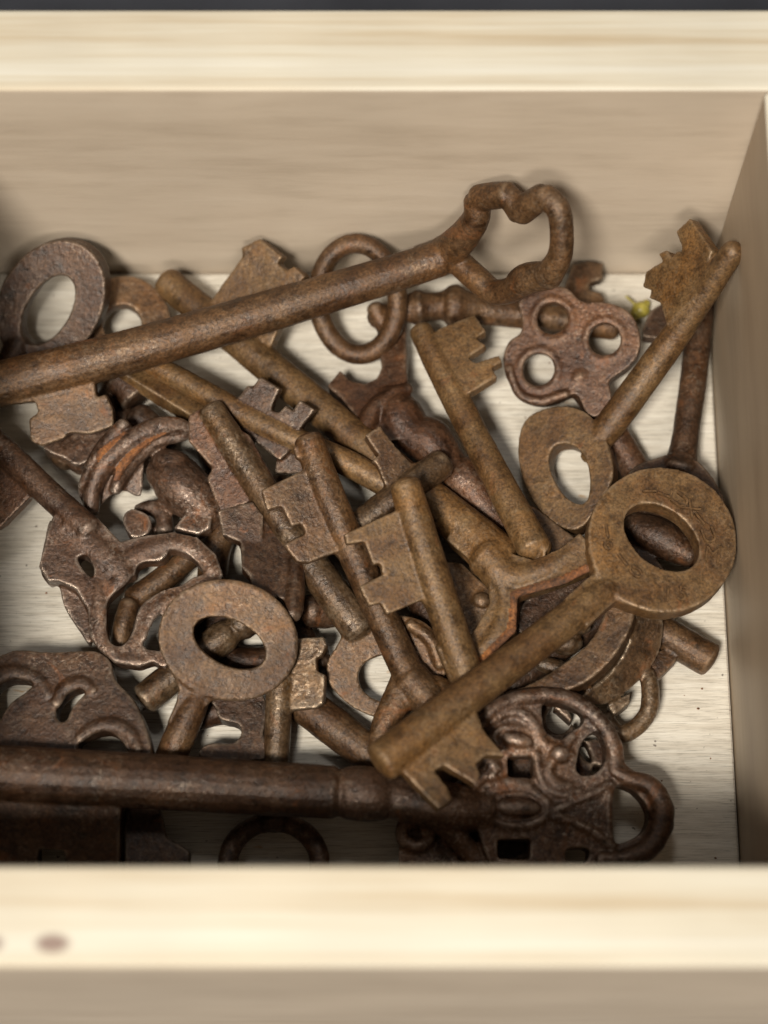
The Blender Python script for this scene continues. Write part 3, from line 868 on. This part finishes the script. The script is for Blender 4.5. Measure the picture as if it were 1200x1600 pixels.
# ---- thick key along the near wall
def z17(l): return Zm(600, 1060, .38333, l)
pl17 = Plane((560, 1240, 11.5), (900, 1130, 10), (980, 1290, 7.5))
hol = [z17([(640, 112), (700, 112), (765, 128), (806, 152), (800, 195), (755, 225), (722, 256), (680, 246), (644, 205)]),
       z17([(802, 262), (860, 225), (890, 270), (896, 330), (872, 380), (830, 402), (782, 392), (779, 340)]),
       z17([(497, 328), (603, 325), (600, 415), (500, 411)]),
       z17([(935, 450), (990, 455), (1040, 495), (1068, 550), (1060, 610), (1020, 650), (960, 675), (930, 665), (925, 560)]),
       z17([(455, 660), (590, 660), (585, 745), (455, 740)]), z17([(740, 700), (825, 700), (810, 755), (740, 748)])]
hol = [crom(h, True, 4) if i not in (2, 4) else h for i, h in enumerate(hol)]
rim = z17([(390, 190, 9), (445, 125, 12), (530, 85, 12), (630, 70, 12), (715, 72, 12), (790, 100, 12), (860, 155, 12), (915, 225, 12), (940, 300, 12), (945, 370, 12), (1000, 408, 13), (1075, 430, 15), (1120, 480, 16), (1135, 550, 17), (1120, 630, 17), (1070, 700, 16), (970, 740, 15), (880, 740, 12)])
rl = pl17.up(2.3)
key('thick_ornate_key', 'thickest key, along the near wall, ornate openwork bow of leaves and scrolls at lower right', 'key', [
    ('shaft', [tube([(-10, 1207, 13.7, 42), (60, 1212, 13.6, 43), (250, 1222, 13, 42), (520, 1238, 12, 40)], n=5)], 'dark'),
    ('collar', [tube([(518, 1238, 12, 40), (528, 1238, 12, 34), (545, 1239, 12, 40), (575, 1241, 12, 42), (598, 1243, 11.8, 38), (612, 1244, 11.7, 33), (650, 1252, 11.3, 36), (700, 1262, 10.5, 38), (760, 1266, 10, 30)], n=4),
                tube([(625, 1232, 13.5, 9), (660, 1222, 13.5, 10), (690, 1240, 13.5, 9), (660, 1256, 13.8, 8), (630, 1250, 13.6, 7)], n=3),
                tube(z17([(230, 560, 10, 12), (150, 575, 10.5, 12), (80, 600, 9, 11), (80, 660, 8, 11), (140, 685, 8, 10), (185, 650, 8.5, 9), (160, 620, 9, 8)]), n=4),
                tube(z17([(170, 540, 11, 16), (250, 600, 10, 18), (330, 690, 8.5, 17), (400, 760, 8, 16)]), n=4),
                plate(z17([(60, 640), (200, 600), (330, 680), (400, 800), (60, 800)]), Plane(5.5), 4.5)]),
    ('bow', [plate(z17([(360, 420), (385, 360), (420, 320), (460, 330), (420, 230), (380, 180), (440, 110), (520, 65), (620, 45), (720, 46), (800, 75), (870, 130), (930, 200), (965, 280), (972, 350), (1010, 382), (1080, 402), (1140, 450), (1175, 530),
                        (1170, 620), (1130, 700), (1050, 752), (960, 778), (870, 765), (835, 810), (700, 860), (500, 860), (440, 800), (400, 700), (360, 560)]), pl17, 4.8, hol, hsmooth=False),
             tube(rim, rl, flat=.8),
             tube(z17([(435, 175, 7), (500, 135, 9), (570, 148, 9), (615, 195, 9), (650, 265, 9), (700, 285, 8)]), rl, flat=.7),
             tube([(p[0], p[1], 6) for p in ell(*z17([(540, 252)])[0], 34, 19, 12, 14)], rl, closed=True, n=2, flat=.7), blob(*z17([(540, 252)])[0], rl.z(*z17([(540, 252)])[0]) + .1, 25, 13, 1.5, 12),
             tube([(p[0], p[1], 7) for p in ell(*z17([(535, 525)])[0], 52, 30, 3, 16)], rl, closed=True, n=2, flat=.7), blob(*z17([(540, 525)])[0], rl.z(*z17([(540, 525)])[0]), 36, 15, 1.6, 3),
             tube(z17([(690, 540, 8), (770, 505, 7), (850, 470, 8), (930, 430, 8)]), rl, flat=.7), tube(z17([(690, 560, 8), (780, 590, 7), (860, 630, 8), (930, 690, 8)]), rl, flat=.7), tube(z17([(918, 460, 6), (912, 560, 5), (918, 660, 6)]), rl, flat=.7),
             tube(z17([(620, 300, 7), (635, 380, 8), (660, 440, 9), (730, 470, 9), (800, 460, 7)]), rl, flat=.7), blob(*z17([(715, 310)])[0], rl.z(*z17([(715, 310)])[0]), 16, 14, 1.8),
             tube(z17([(690, 330, 8), (670, 380, 9), (700, 430, 10), (760, 440, 7)]), rl, flat=.7), tube(z17([(770, 235, 7), (740, 280, 9), (770, 330, 7)]), rl, flat=.7),
             tube(z17([(400, 370, 8), (420, 340, 8), (455, 360, 8), (440, 400, 8)]), rl, flat=.7), tube(z17([(380, 480, 9), (440, 430, 9), (560, 432, 8), (640, 480, 8)]), rl, flat=.7)]),
    ('bit', [plate([(-16, 1230), (192, 1240), (190, 1300), (188, 1375), (110, 1378), (104, 1325), (64, 1322), (60, 1378), (-16, 1378)], Plane((0, 1230, 13), (190, 1240, 12.5), (100, 1360, 7)), 5.0)], 'dark'),
], 'plum', vox=.30)
key('dark_bit_key', 'dark bit corner showing below the thick shank near the small ring', 'key', [
    ('bit', [plate([(205, 1240), (250, 1262), (262, 1310), (298, 1332), (294, 1400), (200, 1400), (195, 1300)], Plane(5), 4)]),
    ('shaft', [tube([(215, 1270, 4.5, 22), (212, 1420, 4.0, 22)])]),
], 'dark')

# ---- rods
key('rod_key', 'shiny shank tip sticking out under the broad ring at lower left', 'key', [
    ('shaft', [tube([(226, 1092, 6, 25), (300, 1034, 7, 24), (348, 996, 7.5, 26), (365, 984, 7.6, 20), (380, 972, 7.8, 27), (450, 915, 8, 24)], n=4, cap=.35)]),
], 'grey')
key('square_bit_key', 'dark square bit standing between the broad ring and the square-notched bit', 'key', [
    ('bit', [plate([(345, 802), (400, 790), (440, 850), (468, 866), (470, 960), (440, 940), (395, 935), (390, 905), (378, 892), (376, 850), (352, 840)], Plane((345, 800, 11), (470, 870, 11), (450, 960, 12.5)), 2.6),
             plate([(340, 800), (395, 785), (412, 808), (410, 845), (380, 850), (348, 838)], Plane((345, 800, 12.5), (400, 790, 12.5), (380, 850, 11.5)), 2.4)]),
    ('shaft', [tube([(462, 880, 11.5, 15), (460, 940, 12.5, 16), (456, 962, 13, 14)], n=4)]),
], 'dark', sm=1)
key('rod_key', 'dark rough shank slanting between the small upright key and the lettered key tip', 'key', [
    ('shaft', [tube([(455, 1085, 4.2, 29), (530, 1142, 4, 30), (640, 1225, 3.8, 30)], n=4)]),
], 'brown')
key('curved_bow_key', 'dark bow with a rounded notch below the broad ring', 'key', [
    ('bow', [plate([(330, 1090), (400, 1080), (418, 1110), (412, 1150), (415, 1190), (330, 1190), (310, 1180), (330, 1165), (365, 1165), (378, 1150), (372, 1135), (345, 1128), (338, 1110)], Plane(5), 4.0, smooth=True, n=3)]),
], 'dark')
key('flat_bar_key', 'flat ochre grooved shank pointing at the worn bright shank, upper left', 'key', [
    ('shaft', [plate([(180, 560), (216, 578), (320, 640), (400, 690), (385, 712), (305, 662), (205, 600), (165, 575)], Plane((200, 580, 9), (300, 650, 10), (250, 590, 8.5)), 3.2),
               tube([(190, 575, 9.5, 5), (300, 642, 10.8, 5)])]),
], 'ochre', sm=1)
key('stub_key', 'dark blunt shank end showing below the long shank beside its bit', 'key', [
    ('shaft', [tube([(190, 590, 6, 30), (215, 622, 5.5, 32)], cap=.2), tube([(215, 655, 5, 28), (262, 690, 4.5, 24)])]),
], 'dark')

# ---- right: thick band ring, loop and stub
def z28(l): return Zm(780, 900, .31667, l)
pa = Plane((960, 960, 13), (870, 1070, 11), (940, 1030, 12.5))
pb = Plane((985, 960, 11), (900, 1085, 9), (1020, 1030, 6))
key('band_bow_key', 'thick curved grey-brown band bow under the lettered key, with a small loop beside it', 'key', [
    ('bow', [plate(z28([(560, 100), (660, 150), (655, 260), (560, 425), (420, 545), (250, 600), (60, 640), (30, 590), (130, 560), (260, 490), (420, 370), (490, 280), (530, 180)]), pa, 4.0, smooth=True, n=3)], 'brown'),
    ('band_side', [plate(z28([(640, 150), (770, 200), (790, 250), (765, 380), (685, 500), (570, 590), (480, 632), (380, 600), (530, 470), (620, 320)]), pb, 3.2, smooth=True, n=3)]),
    ('loop', [tube(z28([(730, 480, 6, 13), (745, 560, 6, 14), (735, 670, 5.5, 14), (670, 750, 5, 14), (590, 780, 5, 14), (520, 700, 5, 12)]), n=4), plate(z28([(530, 650), (640, 590), (640, 640), (560, 700)]), Plane(5), 4)]),
    ('knob', [blob(*z28([(390, 250)])[0], 9, 20, 14), blob(*z28([(330, 330)])[0], 7, 26, 20), tube(z28([(200, 430, 6, 12), (300, 460, 6, 14)]))]),
], 'grey')
key('stub_key', 'round shank end jutting out right below the lettered ring', 'key', [
    ('shaft', [tube(z28([(560, 130, 4.8, 26), (800, 275, 4.6, 27), (1040, 415, 4.4, 27)]), n=4, cap=.3)]),
    ('bit', [plate(z28([(770, 380), (875, 370), (870, 430), (780, 520), (700, 520)]), Plane(4.6), 3.0)]),
], 'brown')
key('rounded_bow_key', 'dark rounded plate seen in the angle of the forked orange-edged bow', 'key', [
    ('bow', [plate([(810, 960), (840, 928), (890, 905), (935, 905), (940, 960), (860, 1010), (815, 1000)], Plane(5), 4.6, smooth=True)]),
], 'plum')
key('plate_bow_key', 'brown plate with a dark knob deep between the ochre shank and the forked bow', 'key', [
    ('bow', [plate([(680, 880), (720, 885), (770, 930), (770, 990), (735, 1010), (700, 960)], Plane(5), 4.0), blob(752, 940, 6.5, 16, 15)]),
    ('shaft', [tube([(690, 900, 4, 26), (560, 860, 4, 26), (430, 760, 4, 25)])]),
], 'brown')
key('dark_bow_key', 'dark bow lying on the bottom under the ornate openwork bow', 'key', [
    ('bow', [plate([(735, 1120), (790, 1090), (850, 1100), (905, 1150), (925, 1200), (905, 1240), (840, 1330), (740, 1350), (720, 1200)], Plane(2.6), 3.6, [ell(872, 1128, 20, 22), [(905, 1165), (940, 1160), (945, 1200), (912, 1190)]], smooth=True, n=3)]),
    ('shaft', [tube([(740, 1290, 2.8, 22), (690, 1380, 2.8, 22)])]),
], 'dark')
key('dark_bow_key', 'dark shank on the bottom seen through the broad ring at lower left', 'key', [
    ('shaft', [tube([(300, 1010, 3, 22), (380, 1035, 3, 24), (500, 1020, 3, 22)])]),
    ('bow', [plate(ell(330, 960, 70, 50, 10, 20), Plane(2.6), 3.0)]),
], 'dark')
for lab, pts in [('dark shank on the bottom under the curled leaf of the scroll-bowed key', [(300, 790, 3, 22), (240, 720, 3, 24), (190, 650, 3, 22)]),
                 ('dark shank on the bottom left of the pierced ring bow', [(420, 890, 3, 22), (445, 960, 3, 24), (500, 1040, 3, 22)]),
                 ('dark shank on the bottom below the broad ring, behind the thick near shank', [(300, 1120, 3, 22), (370, 1110, 3, 22), (430, 1140, 3, 20)]),
                 ('dark shank on the bottom under the shank of the lettered key', [(800, 1075, 3, 24), (860, 1020, 3, 24), (950, 960, 3, 22)]),
                 ('dark shank on the bottom behind the ochre square-notched key', [(640, 900, 3, 24), (690, 1000, 3, 24), (720, 1090, 3, 22)]),
                 ('dark shank on the bottom under the red bit', [(300, 640, 3, 22), (360, 760, 3, 24), (400, 860, 3, 22)])]:
    key('rod_key', lab, 'key', [('shaft', [tube(pts, n=4)])], 'dark')
key('rod_key', 'dark shank deep under the middle keys', 'key', [
    ('shaft', [tube([(482, 955, 6, 26), (530, 950, 4, 26), (640, 890, 4, 26), (680, 790, 4, 25)])]),
], 'dark')
key('rod_key', 'dark shank deep between the scroll and the square bit', 'key', [
    ('shaft', [tube([(395, 760, 4, 24), (340, 850, 4, 24), (330, 940, 4, 24)])]),
], 'brown')

finish()
# ------------------------------------------------------------------ stamped letters on the broad ring
J10 = [j for j in JOBS if j['name'] == 'lettered_ring_key'][0]
top10 = pk10.up(2.5)
for ch, ax, ay, rot, sz in [('M', 1113, 868, -10, 26), ('U', 1108, 838, 18, 26), ('I', 1094, 812, 35, 26), ('X', 1080, 796, 45, 26), ('U', 1064, 783, 52, 26), ('L', 1040, 771, 70, 24), ('I', 1016, 768, 90, 24),
                            ('1', 948, 829, 186, 25), ('9', 949, 847, 186, 25), ('1', 972, 874, 215, 25), ('0', 992, 893, 230, 25), ('1', 1043, 930, -8, 25), ('5', 1066, 929, -8, 25)]:
    cu = bpy.data.curves.new('letter', 'FONT')
    cu.body = ch
    cu.size = sz * mmpp(18) * 1.35
    cu.extrude = 0.0003
    cu.align_x = 'CENTER'; cu.align_y = 'CENTER'
    to = bpy.data.objects.new('tmp', cu)
    COL.objects.link(to)
    bpy.context.view_layer.update()
    me = bpy.data.meshes.new_from_object(to.evaluated_get(bpy.context.evaluated_depsgraph_get()))
    bpy.data.objects.remove(to)
    me.materials.clear(); me.materials.append(M['ochre'])
    lo = bpy.data.objects.new('stamped_letter', me)
    COL.objects.link(lo)
    c = top10.at(ax, ay)
    zax = top10.n
    xax = (RGT - zax * RGT.dot(zax)).normalized()
    yax = zax.cross(xax)
    a = R(rot)
    X = xax * math.cos(a) + yax * math.sin(a)
    Y = zax.cross(X)
    mt = Matrix((X, Y, zax)).transposed().to_4x4()
    mt.translation = c - J10['c']
    lo.matrix_local = mt
    lo.parent = J10['po']['bow']

# ------------------------------------------------------------------ small yellow crumb by the far wall
m, nt, b = nodes('yellow_resin')
tc = nt.nodes.new('ShaderNodeTexCoord')
nt.links.new(ramp(nt, noise(nt, tc.outputs['Object'], 900, 4), [(0.35, (0.25, 0.20, 0.025)), (0.65, (0.46, 0.40, 0.09))]), b.inputs['Base Color'])
b.inputs['Roughness'].default_value = 0.35
b.inputs['Subsurface Weight'].default_value = 0.15
b.inputs['Subsurface Radius'].default_value = (0.002, 0.0015, 0.0005)
M['resin'] = m
JOBS.clear()
key('yellow_crumb', 'tiny yellow-green dried lump on the plywood near the far right corner', 'crumb', [
    ('lump', [blob(1001, 484, 1.6, 15, 14, 1.6), blob(992, 492, 1.2, 9, 10, 1.2), blob(1009, 476, 1.4, 8, 8, 1.2)]),
    ('stalk', [tube([(994, 478, 2.2, 3), (986, 470, 2.6, 2.4), (978, 463, 2.6, 2.0)], n=3)]),
], 'resin', vox=.16, sm=2, rough=.8, group=None)
finish()

# ------------------------------------------------------------------ rust crumbs and dust lying on the plywood
rnd = random.Random(21)
V, F = [], []
for i in range(340):
    x = XL + 0.004 + rnd.random() * (XR - XL - 0.008)
    y = YF + 0.004 + rnd.random() * (YB - YF - 0.008)
    r = 0.00008 + 0.00022 * rnd.random() ** 3
    a0 = rnd.random() * 6.28
    k = rnd.randint(4, 6)
    st = rnd.uniform(0.4, 1.0)
    s0 = len(V)
    for lv, q in ((0.0, 1.0), (r * 0.7, 0.65)):
        for j in range(k):
            a = a0 + 6.283 * j / k
            jr = r * q * rnd.uniform(0.7, 1.25)
            V.append((x + math.cos(a) * jr, y + math.sin(a) * jr * st, 0.00002 + lv))
    for j in range(k):
        l = (j + 1) % k
        F.append((s0 + j, s0 + l, s0 + k + l, s0 + k + j))
    F.append(tuple(s0 + k + j for j in range(k)))
me = bpy.data.meshes.new('rust_crumbs')
me.from_pydata(V, [], F)
me.materials.append(M['dark']); me.materials.append(M['orange'])
for p in me.polygons:
    p.material_index = (p.vertices[0] // 11) % 2
o = bpy.data.objects.new('rust_crumbs', me)
COL.objects.link(o)
tag(o, 'fine brown rust crumbs scattered on the plywood bottom', 'rust crumbs', kind='stuff')
